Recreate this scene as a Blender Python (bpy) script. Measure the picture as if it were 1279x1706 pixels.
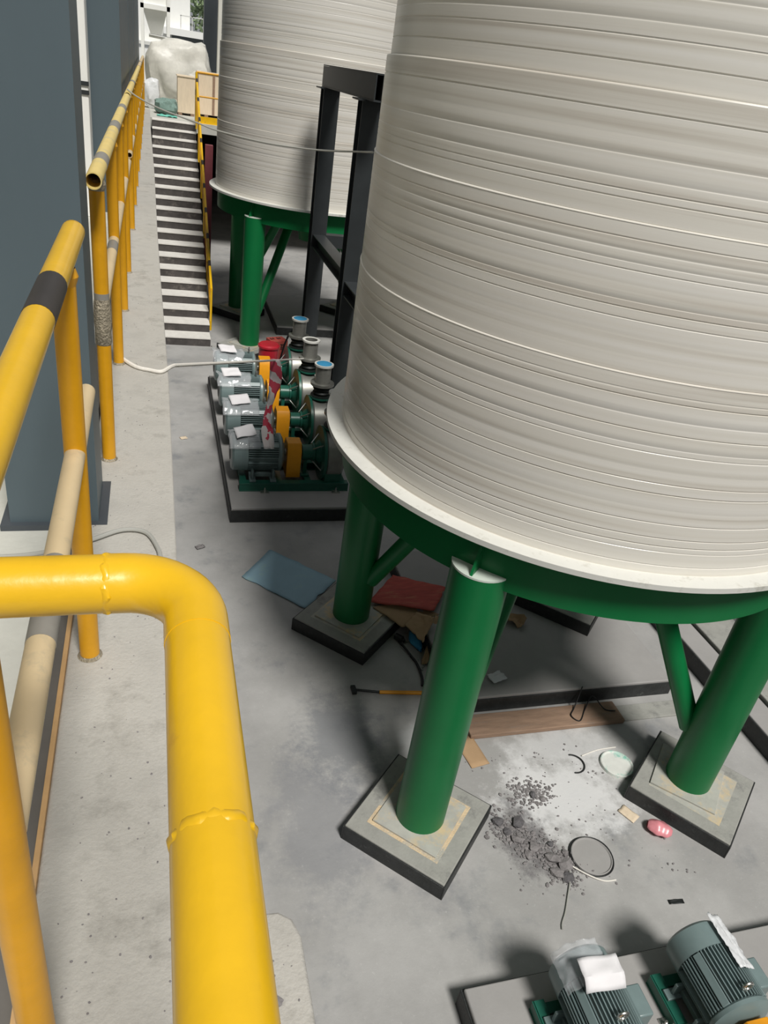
import bpy, bmesh, math, random
from mathutils import Vector, Matrix, noise
random.seed(7)
PI = math.pi
S = bpy.context.scene
C = S.collection
for o in list(bpy.data.objects):
    bpy.data.objects.remove(o)

# ------------------------------------------------------------------ camera
cam_d = bpy.data.cameras.new('camera'); cam = bpy.data.objects.new('camera', cam_d); C.objects.link(cam)
R3 = Matrix(((0.9572805653, 0.0123730141, -0.2888958770),
             (-0.2533101210, 0.5177188812, -0.8171910074),
             (0.1394557344, 0.8554613191, 0.4987364330)))
cam.matrix_world = Matrix.Translation((0, 0, 5.0)) @ R3.to_4x4()
cam_d.sensor_fit = 'VERTICAL'; cam_d.sensor_height = 36.0
cam_d.lens = 1251.707 / 1706.0 * 36.0
cam_d.clip_start = 0.02; cam_d.clip_end = 400
S.camera = cam
# ------------------------------------------------------------------ light
W = bpy.data.worlds.new('overcast_sky'); S.world = W; W.use_nodes = True
bg = W.node_tree.nodes['Background']
bg.inputs[0].default_value = (0.93, 0.965, 1.0, 1); bg.inputs[1].default_value = 0.29
sun_d = bpy.data.lights.new('sun', 'SUN'); sun = bpy.data.objects.new('sun', sun_d); C.objects.link(sun)
sun_d.energy = 3.3; sun_d.angle = math.radians(13); sun_d.color = (1.0, 0.97, 0.92)
sun.rotation_euler = Vector((-0.10, 0.53, -0.82)).to_track_quat('-Z', 'Y').to_euler()
sun.location = (4, -6, 12)
vs = S.view_settings
vs.view_transform = 'Standard'; vs.look = 'None'; vs.gamma = 1.0; vs.exposure = 0.0
vs.use_curve_mapping = False

# ------------------------------------------------------------------ materials
def srgb(r, g, b):
    f = lambda c: (c / 255 / 12.92) if c / 255 <= .04045 else ((c / 255 + .055) / 1.055) ** 2.4
    return (f(r), f(g), f(b), 1)
MATS = {}
def mat(name, col, rough=.5, metal=0., spec=.5, var=0., vscale=6., bump=0., bscale=40., dirt=None, dscale=3., dthr=(.55, .72), stretch=(1, 1, 1), alpha=None, coat=0.):
    m = bpy.data.materials.new(name); m.use_nodes = True
    nt = m.node_tree; b = nt.nodes['Principled BSDF']
    b.inputs['Roughness'].default_value = rough; b.inputs['Metallic'].default_value = metal
    b.inputs['Specular IOR Level'].default_value = spec
    if coat: b.inputs['Coat Weight'].default_value = coat; b.inputs['Coat Roughness'].default_value = .15
    c = srgb(*col)
    tc = nt.nodes.new('ShaderNodeTexCoord'); mp = nt.nodes.new('ShaderNodeMapping')
    mp.inputs['Scale'].default_value = stretch
    nt.links.new(tc.outputs['Object'], mp.inputs[0])
    last = None
    if var:
        n = nt.nodes.new('ShaderNodeTexNoise'); n.inputs['Scale'].default_value = vscale; n.inputs['Detail'].default_value = 7
        n.inputs['Roughness'].default_value = .65
        nt.links.new(mp.outputs[0], n.inputs[0])
        r = nt.nodes.new('ShaderNodeValToRGB')
        r.color_ramp.elements[0].position = .3; r.color_ramp.elements[1].position = .7
        r.color_ramp.elements[0].color = tuple(x * (1 - var) for x in c[:3]) + (1,)
        r.color_ramp.elements[1].color = tuple(min(1, x * (1 + var)) for x in c[:3]) + (1,)
        nt.links.new(n.outputs[0], r.inputs[0]); last = r.outputs[0]
    if dirt:
        n = nt.nodes.new('ShaderNodeTexNoise'); n.inputs['Scale'].default_value = dscale; n.inputs['Detail'].default_value = 9
        n.inputs['Roughness'].default_value = .7
        nt.links.new(mp.outputs[0], n.inputs[0])
        mr = nt.nodes.new('ShaderNodeMapRange'); mr.inputs[1].default_value = dthr[0]; mr.inputs[2].default_value = dthr[1]
        nt.links.new(n.outputs[0], mr.inputs[0])
        mx = nt.nodes.new('ShaderNodeMix'); mx.data_type = 'RGBA'
        nt.links.new(mr.outputs[0], mx.inputs[0])
        if last: nt.links.new(last, mx.inputs[6])
        else: mx.inputs[6].default_value = c
        mx.inputs[7].default_value = srgb(*dirt); last = mx.outputs[2]
    if last: nt.links.new(last, b.inputs['Base Color'])
    else: b.inputs['Base Color'].default_value = c
    if bump:
        n = nt.nodes.new('ShaderNodeTexNoise'); n.inputs['Scale'].default_value = bscale; n.inputs['Detail'].default_value = 6
        nt.links.new(mp.outputs[0], n.inputs[0])
        bp = nt.nodes.new('ShaderNodeBump'); bp.inputs['Strength'].default_value = bump; bp.inputs['Distance'].default_value = .02
        nt.links.new(n.outputs[0], bp.inputs['Height']); nt.links.new(bp.outputs[0], b.inputs['Normal'])
    if alpha is not None: b.inputs['Alpha'].default_value = alpha
    MATS[name] = m
    return m

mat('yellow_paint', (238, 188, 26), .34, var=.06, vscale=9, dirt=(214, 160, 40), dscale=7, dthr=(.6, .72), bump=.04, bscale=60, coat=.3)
mat('ochre_paint', (222, 160, 22), .4, var=.08, vscale=8, bump=.05, bscale=50)
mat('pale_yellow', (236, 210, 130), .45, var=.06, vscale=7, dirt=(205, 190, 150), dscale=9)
mat('pale_cream', (224, 201, 160), .5, var=.06, vscale=7, dirt=(190, 175, 145), dscale=8)  # paler cream tone for the mid rails and the farthest railing
mat('black_band', (58, 54, 52), .5, var=.15, vscale=12)
mat('grey_band', (146, 142, 134), .5, var=.12, vscale=12)
mat('weld_metal', (170, 160, 140), .55, metal=.4, var=.4, vscale=60, bump=.6, bscale=120)
mat('pipe_bore', (38, 30, 22), .8)
mat('slate_steel', (86, 100, 107), .48, var=.06, vscale=2, stretch=(1, 1, .3), bump=.02)
mat('slate_steel_dark', (70, 76, 82), .5, var=.06, vscale=3)
mat('frame_steel', (48, 52, 54), .45, var=.12, vscale=5)
mat('green_paint', (12, 112, 60), .42, spec=.35, var=.05, vscale=4, bump=.02, bscale=30, coat=.06)
mat('pump_green', (34, 96, 80), .35, var=.1, vscale=12)
mat('motor_paint', (118, 136, 136), .34, var=.06, vscale=10)
mat('guard_yellow', (238, 160, 28), .4, var=.06, vscale=10)
mat('steel_pipe', (150, 150, 144), .38, metal=.55, var=.12, vscale=10)
mat('bolt_steel', (205, 205, 200), .28, metal=.9)
mat('rubber', (30, 36, 34), .55)
mat('blue_cap', (60, 150, 196), .6, var=.05)
mat('flange_grey', (222, 222, 216), .45, var=.05, vscale=5, dirt=(190, 188, 178), dscale=10)
mat('cap_plate', (208, 218, 208), .5, var=.05)
mat('concrete_ledge', (184, 181, 174), .9, var=.12, vscale=5, dirt=(146, 143, 136), dscale=5, dthr=(.52, .72), bump=.22, bscale=110)
mat('concrete_walk', (196, 196, 188), .85, var=.07, vscale=4, bump=.12, bscale=40)
mat('concrete_top', (158, 158, 152), .85, var=.12, vscale=6, dirt=(118, 118, 116), dscale=4, bump=.15, bscale=50)
mat('plinth_top', (160, 158, 156), .8, var=.06, vscale=3, bump=.06, bscale=40)
mat('black_skirt', (44, 46, 46), .55, var=.35, vscale=14, dirt=(92, 94, 92), dscale=9, dthr=(.6, .75), bump=.2, bscale=60)
mat('base_plate', (176, 176, 168), .75, var=.12, vscale=9, dirt=(206, 186, 150), dscale=5, dthr=(.5, .65))
mat('sand_mortar', (208, 184, 146), .95, var=.15, vscale=30, bump=.5, bscale=120)
mat('stair_tread', (226, 223, 217), .8, var=.08, vscale=8)
mat('stair_riser', (74, 70, 68), .75, var=.3, vscale=6, dirt=(120, 114, 108), dscale=5)
mat('dark_wall', (66, 68, 64), .9, var=.15, vscale=2)
mat('white_wall', (214, 214, 206), .85, var=.05, vscale=2)
mat('maroon_paint', (126, 62, 70), .6, var=.12, vscale=6)
mat('wood_pale', (226, 208, 182), .75, var=.08, vscale=5, stretch=(6, 6, 1))
mat('wood_brown', (150, 124, 104), .9, var=.2, vscale=6, dirt=(128, 120, 112), dscale=4, stretch=(.6, 4, 4), bump=.2)
mat('wood_strip', (196, 158, 110), .8, var=.12, vscale=10)
mat('cardboard', (176, 146, 112), .9, var=.08, vscale=6)
mat('red_board', (190, 84, 74), .75, var=.2, vscale=6, dirt=(190, 128, 100), dscale=3, stretch=(1, 5, 1))
mat('blue_board', (150, 184, 200), .6, var=.07, vscale=3, dirt=(160, 192, 190), dscale=3)
mat('red_plastic', (206, 44, 60), .35, var=.08, vscale=6)
mat('pink_plastic', (222, 142, 150), .3, var=.12, vscale=18)
mat('white_rope', (232, 228, 220), .8, var=.06, vscale=60)
mat('grey_wire', (168, 168, 162), .5)
mat('black_cable', (26, 26, 28), .5)
mat('paper', (236, 234, 236), .8, var=.03, vscale=10)
mat('clear_film', (236, 240, 244), .12, spec=.9, alpha=.22)
mat('white_film', (234, 236, 238), .25, spec=.7, bump=.5, bscale=14, alpha=.86)
mat('silver_wrap', (212, 210, 202), .42, var=.18, vscale=2.2, bump=.8, bscale=4)
mat('dark_print', (40, 32, 34), .8)
mat('rubble', (132, 128, 128), .95, var=.35, vscale=14, bump=.4, bscale=60)
mat('rubble_dark', (96, 94, 96), .95, var=.4, vscale=20, bump=.4, bscale=60)
mat('lid_white', (222, 224, 218), .6, var=.08, vscale=8, dirt=(128, 196, 178), dscale=5, dthr=(.5, .62))
mat('teal_sheet', (110, 196, 178), .6, var=.1, vscale=6)
mat('green_net', (120, 144, 136), .9, var=.25, vscale=20)
mat('window_dark', (96, 100, 100), .4)
mat('leaf', (130, 148, 112), .8, var=.3, vscale=8)
mat('strip_grey', (104, 101, 97), .7, var=.12, vscale=6)
mat('bright_wall', (244, 244, 240), .9, var=.02)
mat('sandy_grout', (214, 192, 158), .95, var=.12, vscale=14, dirt=(176, 174, 164), dscale=6, dthr=(.5, .62), bump=.4, bscale=90)
mat('hammer_steel', (60, 62, 62), .4, metal=.6)

# concrete floor with stains, darker patches and a powdery patch of cement dust
def floor_mat():
    m = bpy.data.materials.new('floor_concrete'); m.use_nodes = True
    nt = m.node_tree; b = nt.nodes['Principled BSDF']; L = nt.links.new
    tc = nt.nodes.new('ShaderNodeTexCoord')
    def nz(scale, det=8, rough=.65):
        n = nt.nodes.new('ShaderNodeTexNoise'); n.inputs['Scale'].default_value = scale
        n.inputs['Detail'].default_value = det; n.inputs['Roughness'].default_value = rough
        L(tc.outputs['Object'], n.inputs[0]); return n.outputs[0]
    def mr(src, a, bb, c=0., d=1.):
        n = nt.nodes.new('ShaderNodeMapRange'); n.interpolation_type = 'SMOOTHSTEP'
        for i, v in enumerate((a, bb, c, d)): n.inputs[i + 1].default_value = v
        L(src, n.inputs[0]); return n.outputs[0]
    def mix(fac, a, col):
        n = nt.nodes.new('ShaderNodeMix'); n.data_type = 'RGBA'; L(fac, n.inputs[0])
        if isinstance(a, tuple): n.inputs[6].default_value = a
        else: L(a, n.inputs[6])
        n.inputs[7].default_value = col; return n.outputs[2]
    def math_(op, a, bb):
        n = nt.nodes.new('ShaderNodeMath'); n.operation = op
        for i, v in enumerate((a, bb)):
            if isinstance(v, (int, float)): n.inputs[i].default_value = v
            else: L(v, n.inputs[i])
        return n.outputs[0]
    c = mix(mr(nz(.9), .35, .65), srgb(160, 159, 157), srgb(178, 177, 175))
    c = mix(math_('MULTIPLY', mr(nz(1.6, 9), .52, .72), .7), c, srgb(126, 129, 133))
    c = mix(math_('MULTIPLY', mr(nz(28, 6), .58, .75), .35), c, srgb(205, 204, 202))
    sep = nt.nodes.new('ShaderNodeSeparateXYZ'); L(tc.outputs['Object'], sep.inputs[0])
    def patch(x, y, rx, ry, col, c, amt, ns=3.5):
        dx = math_('DIVIDE', math_('SUBTRACT', sep.outputs[0], x), rx); dy = math_('DIVIDE', math_('SUBTRACT', sep.outputs[1], y), ry)
        d = math_('SQRT', math_('ADD', math_('MULTIPLY', dx, dx), math_('MULTIPLY', dy, dy)), 0)
        d = math_('ADD', d, math_('MULTIPLY', math_('SUBTRACT', nz(ns, 9, .75), .5), 2.2))
        f = math_('MULTIPLY', mr(d, 1.0, .35), amt)
        return mix(f, c, col)
    c = patch(3.25, 3.55, .75, .55, srgb(226, 226, 226), c, .85)
    c = patch(3.45, 4.05, .7, .3, srgb(214, 214, 214), c, .6)
    c = patch(2.75, 3.2, .28, .42, srgb(104, 101, 103), c, .8, 9)
    c = patch(1.5, 4.4, .5, .7, srgb(116, 120, 126), c, .6)  # darker blue-grey patch beside the nearest leg
    c = patch(2.2, 4.3, .25, .3, srgb(206, 208, 208), c, .6)
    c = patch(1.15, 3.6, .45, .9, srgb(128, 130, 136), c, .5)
    L(c, b.inputs['Base Color'])
    b.inputs['Roughness'].default_value = .62
    bp = nt.nodes.new('ShaderNodeBump'); bp.inputs['Strength'].default_value = .12; bp.inputs['Distance'].default_value = .02
    L(nz(35), bp.inputs['Height']); L(bp.outputs[0], b.inputs['Normal'])
    MATS['floor'] = m
floor_mat()

# wound plastic tank wall: beige, faint streaks running round the wall
def tank_mat():
    m = bpy.data.materials.new('tank_plastic'); m.use_nodes = True
    nt = m.node_tree; b = nt.nodes['Principled BSDF']; L = nt.links.new
    tc = nt.nodes.new('ShaderNodeTexCoord')
    def nz(sc, det, stretch):
        mp = nt.nodes.new('ShaderNodeMapping'); mp.inputs['Scale'].default_value = stretch
        L(tc.outputs['Object'], mp.inputs[0])
        n = nt.nodes.new('ShaderNodeTexNoise'); n.inputs['Scale'].default_value = sc; n.inputs['Detail'].default_value = det
        L(mp.outputs[0], n.inputs[0]); return n.outputs[0]
    r = nt.nodes.new('ShaderNodeValToRGB'); e = r.color_ramp.elements
    e[0].position = .30; e[0].color = srgb(204, 197, 185); e[1].position = .72; e[1].color = srgb(236, 233, 226)
    k = e.new(.45); k.color = srgb(227, 223, 213)
    L(nz(1.0, 8, (.25, .25, 22)), r.inputs[0])
    n2 = nz(1, 2, (.5, .5, .5))
    mx = nt.nodes.new('ShaderNodeMix'); mx.data_type = 'RGBA'; mx.blend_type = 'MIX'
    mr = nt.nodes.new('ShaderNodeMapRange'); mr.inputs[1].default_value = .4; mr.inputs[2].default_value = .7; mr.inputs[4].default_value = .25
    L(n2, mr.inputs[0]); L(mr.outputs[0], mx.inputs[0]); L(r.outputs[0], mx.inputs[6]); mx.inputs[7].default_value = srgb(214, 206, 200)
    L(mx.outputs[2], b.inputs['Base Color'])
    b.inputs['Roughness'].default_value = .30
    bp = nt.nodes.new('ShaderNodeBump'); bp.inputs['Strength'].default_value = .05; bp.inputs['Distance'].default_value = .012
    L(nz(1.0, 8, (.35, .35, 40)), bp.inputs['Height']); L(bp.outputs[0], b.inputs['Normal'])
    MATS['tank'] = m
tank_mat()

# ------------------------------------------------------------------ geometry helpers
class MB:
    def __init__(s): s.v = []; s.f = []
    def add(s, vs, fs):
        k = len(s.v); s.v += [Vector(p) for p in vs]; s.f += [tuple(i + k for i in f) for f in fs]; return s
    def box(s, lo, hi, M=None):
        x0, y0, z0 = lo; x1, y1, z1 = hi
        vs = [Vector(p) for p in ((x0, y0, z0), (x1, y0, z0), (x1, y1, z0), (x0, y1, z0), (x0, y0, z1), (x1, y0, z1), (x1, y1, z1), (x0, y1, z1))]
        if M: vs = [M @ p for p in vs]
        return s.add(vs, [(3, 2, 1, 0), (4, 5, 6, 7), (0, 1, 5, 4), (1, 2, 6, 5), (2, 3, 7, 6), (3, 0, 4, 7)])
    def prism(s, poly, z0, z1, M=None):
        n = len(poly)
        vs = [Vector((p[0], p[1], z0)) for p in poly] + [Vector((p[0], p[1], z1)) for p in poly]
        if M: vs = [M @ p for p in vs]
        return s.add(vs, [tuple(reversed(range(n))), tuple(range(n, 2 * n))] + [(i, (i + 1) % n, n + (i + 1) % n, n + i) for i in range(n)])
    def lathe(s, prof, n=48, M=None, a0=0., a1=2 * PI):
        full = abs(a1 - a0 - 2 * PI) < 1e-6; m = n if full else n + 1
        k = len(prof); vs = []
        for i in range(m):
            a = a0 + (a1 - a0) * i / n; ca, sa = math.cos(a), math.sin(a)
            for r, z in prof: vs.append(Vector((r * ca, r * sa, z)))
        if M: vs = [M @ p for p in vs]
        fs = []
        for i in range(n):
            j = (i + 1) % m
            for q in range(k - 1): fs.append((i * k + q, j * k + q, j * k + q + 1, i * k + q + 1))
        return s.add(vs, fs)
    def cyl(s, p0, p1, r, n=20, r1=None, caps=True):
        p0, p1 = Vector(p0), Vector(p1); r1 = r if r1 is None else r1
        q = (p1 - p0).to_track_quat('Z', 'Y').to_matrix().to_4x4(); M = Matrix.Translation(p0) @ q
        L = (p1 - p0).length
        vs = []; 
        for rr, z in ((r, 0), (r1, L)):
            for i in range(n): vs.append(M @ Vector((rr * math.cos(2 * PI * i / n), rr * math.sin(2 * PI * i / n), z)))
        fs = [(i, (i + 1) % n, n + (i + 1) % n, n + i) for i in range(n)]
        if caps: fs += [tuple(reversed(range(n))), tuple(range(n, 2 * n))]
        return s.add(vs, fs)
    def pipe(s, p0, p1, r, t=.004, n=24):
        p0, p1 = Vector(p0), Vector(p1)
        q = (p1 - p0).to_track_quat('Z', 'Y').to_matrix().to_4x4(); M = Matrix.Translation(p0) @ q; L = (p1 - p0).length
        pr = [(r, 0), (r, L), (r - t, L), (r - t, 0), (r, 0)]
        return s.lathe(pr, n, M)
    def tube(s, pts, r, n=8, caps=True):
        pts = [Vector(p) for p in pts]; vs = []; fs = []; up = None
        for i, p in enumerate(pts):
            d = (pts[min(i + 1, len(pts) - 1)] - pts[max(i - 1, 0)]).normalized()
            if up is None:
                up = Vector((0, 0, 1)) if abs(d.z) < .9 else Vector((1, 0, 0))
            a = d.cross(up).normalized(); b = a.cross(d).normalized(); up = b
            rr = r[i] if isinstance(r, (list, tuple)) else r
            for k in range(n): vs.append(p + a * rr * math.cos(2 * PI * k / n) + b * rr * math.sin(2 * PI * k / n))
        for i in range(len(pts) - 1):
            for k in range(n): fs.append((i * n + k, i * n + (k + 1) % n, (i + 1) * n + (k + 1) % n, (i + 1) * n + k))
        if caps: fs += [tuple(reversed(range(n))), tuple(range((len(pts) - 1) * n, len(pts) * n))]
        return s.add(vs, fs)
    def build(s, name, m, parent=None, smooth=35, bevel=0.):
        me = bpy.data.meshes.new(name); me.from_pydata([tuple(p) for p in s.v], [], s.f)
        bm = bmesh.new(); bm.from_mesh(me); bmesh.ops.recalc_face_normals(bm, faces=bm.faces); bm.to_mesh(me); bm.free()
        if smooth:
            me.polygons.foreach_set('use_smooth', [True] * len(me.polygons)); me.set_sharp_from_angle(angle=math.radians(smooth))
        me.materials.append(MATS[m] if isinstance(m, str) else m)
        o = bpy.data.objects.new(name, me); C.objects.link(o)
        if parent: o.parent = parent
        if bevel:
            b = o.modifiers.new('bevel', 'BEVEL'); b.width = bevel; b.segments = 2; b.limit_method = 'ANGLE'; b.angle_limit = math.radians(40)
        return o
def tag(o, label=None, cat=None, group=None, kind=None):
    if label: o['label'] = label
    if cat: o['category'] = cat
    if group: o['group'] = group
    if kind: o['kind'] = kind
    return o
def thing(name, loc=(0, 0, 0), rz=0., label=None, cat=None, group=None):
    o = bpy.data.objects.new(name, None); C.objects.link(o); o.location = loc; o.rotation_euler = (0, 0, rz); o.empty_display_size = .1
    return tag(o, label, cat, group)
def copy_tree(o, parent=None):
    c = o.copy(); C.objects.link(c); c.parent = parent
    for ch in o.children: copy_tree(ch, c)
    return c
def grid_sheet(nu, nv, fn):
    b = MB(); b.v = [Vector(fn(i / nu, j / nv)) for j in range(nv + 1) for i in range(nu + 1)]
    w = nu + 1
    b.f = [(j * w + i, j * w + i + 1, (j + 1) * w + i + 1, (j + 1) * w + i) for j in range(nv) for i in range(nu)]
    return b
def thicken(o, t):
    m = o.modifiers.new('thickness', 'SOLIDIFY'); m.thickness = t; m.offset = 0; return o
def nz(p, s=1.): return noise.noise(Vector(p) * s)
def sm(pts, k=6):
    P = [Vector(p) for p in pts]; out = []
    for i in range(len(P) - 1):
        a, b, c, d = P[max(i - 1, 0)], P[i], P[i + 1], P[min(i + 2, len(P) - 1)]
        for j in range(k):
            t = j / k
            out.append(.5 * ((2 * b) + (c - a) * t + (2 * a - 5 * b + 4 * c - d) * t * t + (3 * b - a - 3 * c + d) * t ** 3))
    return out + [P[-1]]
def catenary(a, b, sag, n=24):
    a, b = Vector(a), Vector(b)
    return [a.lerp(b, i / n) - Vector((0, 0, sag * 4 * (i / n) * (1 - i / n))) for i in range(n + 1)]

# ================================================================== the setting
tag(MB().box((.0, -3, -.2), (16, 34, 0)).build('floor', 'floor'), 'grey stained concrete floor of the tank pit', kind='structure')
LZ = 3.45
ledge_poly = [(-.25, -2), (.275, -2), (.275, .86), (.262, .90), (.235, .92), (.066, .93), (.064, 2.4), (.068, 3.9), (.048, 5.9), (.034, 7.8), (.022, 11.2), (-.03, 17.5), (-.05, 21.76), (-.25, 21.76)]
tag(MB().prism(ledge_poly, LZ - .3, LZ).build('ledge', 'concrete_ledge', bevel=.006), 'rough concrete ledge at the pit edge', kind='structure')
tag(MB().prism([(min(x, .2) - .012 if x > -.2 else x, y) for x, y in ledge_poly], 0.0, LZ - .3).build('wall_pit', 'dark_wall'), 'retaining wall of the pit below the ledge, coloured dark to cut bounced light', kind='structure')  # hidden wall face, made dark so it bounces less light into the pit
tag(MB().box((-3, -2, LZ - .25), (-.33, 21.76, LZ - .02)).build('walkway', 'concrete_walk'), 'pale walkway floor beside the ledge', kind='structure')
tag(MB().box((-.33, -2, LZ - .25), (-.262, 21.76, LZ - .012)).build('trim_1', 'strip_grey'), 'dark grey strip between walkway and ledge', kind='structure')  # solid dark grey strip along the ledge
for k, (a, b_) in enumerate(((.2, .98), (1.04, 2.02))):
    tag(MB().box((-.262, a, LZ - .06), (-.25, b_, LZ + .012)).build('trim_%d' % (2 + 2 * k), 'wood_strip'), 'thin wooden formwork strip along the ledge', kind='structure')
tag(MB().box((-1.0, -2, LZ - .02), (-.80, 30, 9)).build('wall_left', 'white_wall'), 'pale wall behind the dark columns', kind='structure')
tag(MB().box((-.80, 3.2, 4.24), (-.785, 30, 4.30)).build('trim_3', 'frame_steel'), 'dark horizontal rail on the pale left wall', kind='structure')
# landing at the head of the stairs, dark wall under it
tag(MB().box((-3, 21.76, 3.05), (9.0, 34, 3.28)).build('landing', 'concrete_walk'), 'upper concrete landing at the stair head', kind='structure')
tag(MB().box((-.25, 33.5, 0), (14, 33.8, 3.05)).build('wall_back', 'dark_wall'), 'dark wall at the back of the store under the upper landing', kind='structure')
tag(MB().box((-.25, 21.76, 0), (0, 33.5, 3.05)).build('wall_store', 'dark_wall'), 'dark side wall of the store under the landing', kind='structure')

tag(MB().box((2.9, 22.2, 3.28), (9.3, 22.4, 8)).build('light_block_far', 'dark_wall'), 'unseen grey wall added behind the far tank to block low light', kind='structure')  # unseen, added to stop low light coming in from the back
tag(MB().box((9.0, -3, 0), (9.3, 33.5, 6)).build('light_block_right', 'dark_wall'), 'unseen grey wall added on the right to block low side light', kind='structure')  # unseen, added so less side light gets under the tank
tag(MB().box((0.28, -3, 0), (9.0, -2.8, 3.4)).build('light_block_front', 'dark_wall'), 'unseen end wall added behind the camera to block low light', kind='structure')  # unseen, added to close off low light behind the camera

# staircase: twenty steps, light treads on dark risers
st = tag(thing('staircase', (0, 0, 0)), 'concrete stairs with pale treads and dark risers', None, kind='structure')
NST = 20; run = (21.76 - 14.44) / NST; rise = 3.28 / NST
for i in range(NST):
    y0 = 14.44 + run * i; z1 = rise * (i + 1)
    xl = .0
    s = MB().box((xl, y0, max(0, z1 - rise * 2.2)), (1.03, y0 + run + .03, z1 - .022)).build('step', 'stair_riser', st)
    MB().box((xl, y0 - .012, z1 - .022), (1.03, y0 + run, z1)).build('tread', 'stair_tread', s)

# ================================================================== the tanks
def make_tank():
    T = thing('plastic_tank')
    Rw = 1.83
    rng = random.Random(3)
    bounds = [(2.80, 3.90, .012), (3.90, 4.58, .006), (4.58, 5.10, .0), (5.10, 6.1, -.022)]
    for z0, z1, dr in bounds:
        R = Rw + dr; prof = [(R + .004, z0)]; z = z0
        while z < z1 - .03:
            h = rng.choice((.035, .05, .06, .075, .09)); e = min(z + h, z1)
            if z1 - e < .04: e = z1
            b = rng.uniform(.0001, .0005); g = rng.choice((.0, .0, .001, .002, .0035, .005)); lap = rng.uniform(.0, .0005)
            prof += [(R - g, z + .002), (R - g, z + .006), (R + lap, z + .009), (R + b, z + (e - z) * .5), (R + b * .6, e - .004), (R, e)]
            z = e
        prof += [(R - .05, z1)]
        MB().lathe(prof, 128).build('wall_course', 'tank', T, smooth=25)
    # weld beads between the courses
    for z, r in ((3.90, Rw + .010), (4.58, Rw + .004), (5.10, Rw - .004)):
        pr = [(r - .01 + .014 * math.sin(a), z + .008 * math.cos(a)) for a in [PI * k / 6 for k in range(7)]]
        MB().lathe(pr, 128).build('seam_bead', 'tank', T)
    MB().lathe([(Rw - .08, 6.1), (1.2, 6.18), (.5, 6.22), (0.001, 6.24)], 96).build('roof', 'tank', T)
    MB().lathe([(1.70, 2.765), (1.957, 2.765), (1.957, 2.80), (1.70, 2.80), (1.70, 2.765)], 128).build('base_flange', 'flange_grey', T, smooth=25)
    MB().lathe([(1.76, 2.42), (1.80, 2.42), (1.80, 2.765), (1.76, 2.765), (1.76, 2.42)], 128).build('ring_beam', 'green_paint', T, smooth=25)
    MB().lathe([(1.76, 2.70), (1.2, 2.55), (.25, 2.25), (.2, 1.95), (.0, 1.95)], 64).build('bottom_cone', 'green_paint', T)
    for k in range(4):
        a = PI / 4 + PI / 2 * k; ca, sa = math.cos(a), math.sin(a); rl = 1.735
        zb = .35 if k == 0 else .17
        p = Vector((rl * ca, rl * sa, 0))
        leg = MB().cyl((p.x, p.y, zb), (p.x, p.y, 2.50), .19, 40).build('leg', 'green_paint', T)
        # half moon cap outside the ring, with its gusset
        cap = []
        for i in range(41):
            t = 2 * PI * i / 40; q = (p.x + .192 * math.cos(t), p.y + .192 * math.sin(t))
            if math.hypot(*q) > 1.803: cap.append(q)
        cap.sort(key=lambda q: (math.atan2(q[1] * ca - q[0] * sa, q[0] * ca + q[1] * sa)))
        MB().prism(cap, 2.50, 2.513).build('cap_plate', 'cap_plate', leg)
        M = Matrix.Rotation(a, 4, 'Z')
        MB().add([M @ Vector(q) for q in ((1.80, -.008, 2.513), (1.915, -.008, 2.513), (1.825, -.008, 2.735), (1.80, -.008, 2.735), (1.80, .008, 2.513), (1.915, .008, 2.513), (1.825, .008, 2.735), (1.80, .008, 2.735))],
                 [(0, 1, 2, 3), (7, 6, 5, 4), (0, 4, 5, 1), (1, 5, 6, 2), (2, 6, 7, 3), (3, 7, 4, 0)]).build('gusset', 'green_paint', leg)
        Mb = Matrix.Translation(p) @ Matrix.Rotation(a, 4, 'Z')
        MB().box((-.27, -.27, zb - .018), (.27, .27, zb), Mb).build('foot_plate', 'base_plate', leg, bevel=.003)
        MB().cyl((p.x - .16 * ca, p.y - .16 * sa, .68), (.62 * ca, .62 * sa, 2.40), .085, 28).build('brace', 'green_paint', T)
    return T
TC1 = (3.137, 4.685); TC2 = (2.97, 15.5)
tank = make_tank(); tank.location = (*TC1, 0)
tag(tank, 'huge beige ribbed plastic tank on green legs filling the right of the picture', 'tank', 'ribbed storage tanks on green legs')
tank2 = copy_tree(tank); tank2.location = (*TC2, 0)
tank2['label'] = 'farther beige ribbed tank on green legs, behind the black steel frame'
for ch in tank2.children:          # this tank stands level on four equal pedestals
    pass

# pedestals
def make_ped():
    P = thing('concrete_pedestal')
    s = .42
    MB().box((-s, -s, 0), (s, s, .152)).build('block', 'concrete_top', P, bevel=.008)
    sk = MB(); t = .012
    sk.box((-s - t, -s - t, 0), (s + t, -s, .14)).box((-s - t, s, 0), (s + t, s + t, .14)).box((-s - t, -s, 0), (-s, s, .14)).box((s, -s, 0), (s + t, s, .14))
    sk.build('skirting', 'black_skirt', P, bevel=.003)
    g = grid_sheet(14, 14, lambda u, v: (-.3 + .6 * u, -.3 + .6 * v, .153 + .006 * max(0, nz((u * 5, v * 5, 3))) * min(1, 8 * u, 8 * (1 - u), 8 * v, 8 * (1 - v))))
    g.build('grout_bed', 'base_plate', P)
    return P
ped = make_ped()
labs1 = ['back right pedestal of the near tank, standing on the low slab', 'square pedestal in shade under the near tank, touching the blue sheet',
         'square concrete pedestal with black sides under the nearest green leg', 'square concrete pedestal under the rightmost green leg, beside the pink bag']
labs2 = ['pedestal at the back right of the far tank', 'pedestal in the shade at the back left of the far tank', 'pale pedestal under the front green leg of the far tank, behind the pumps', 'pedestal at the front right of the far tank behind the black frame']
first = True
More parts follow.
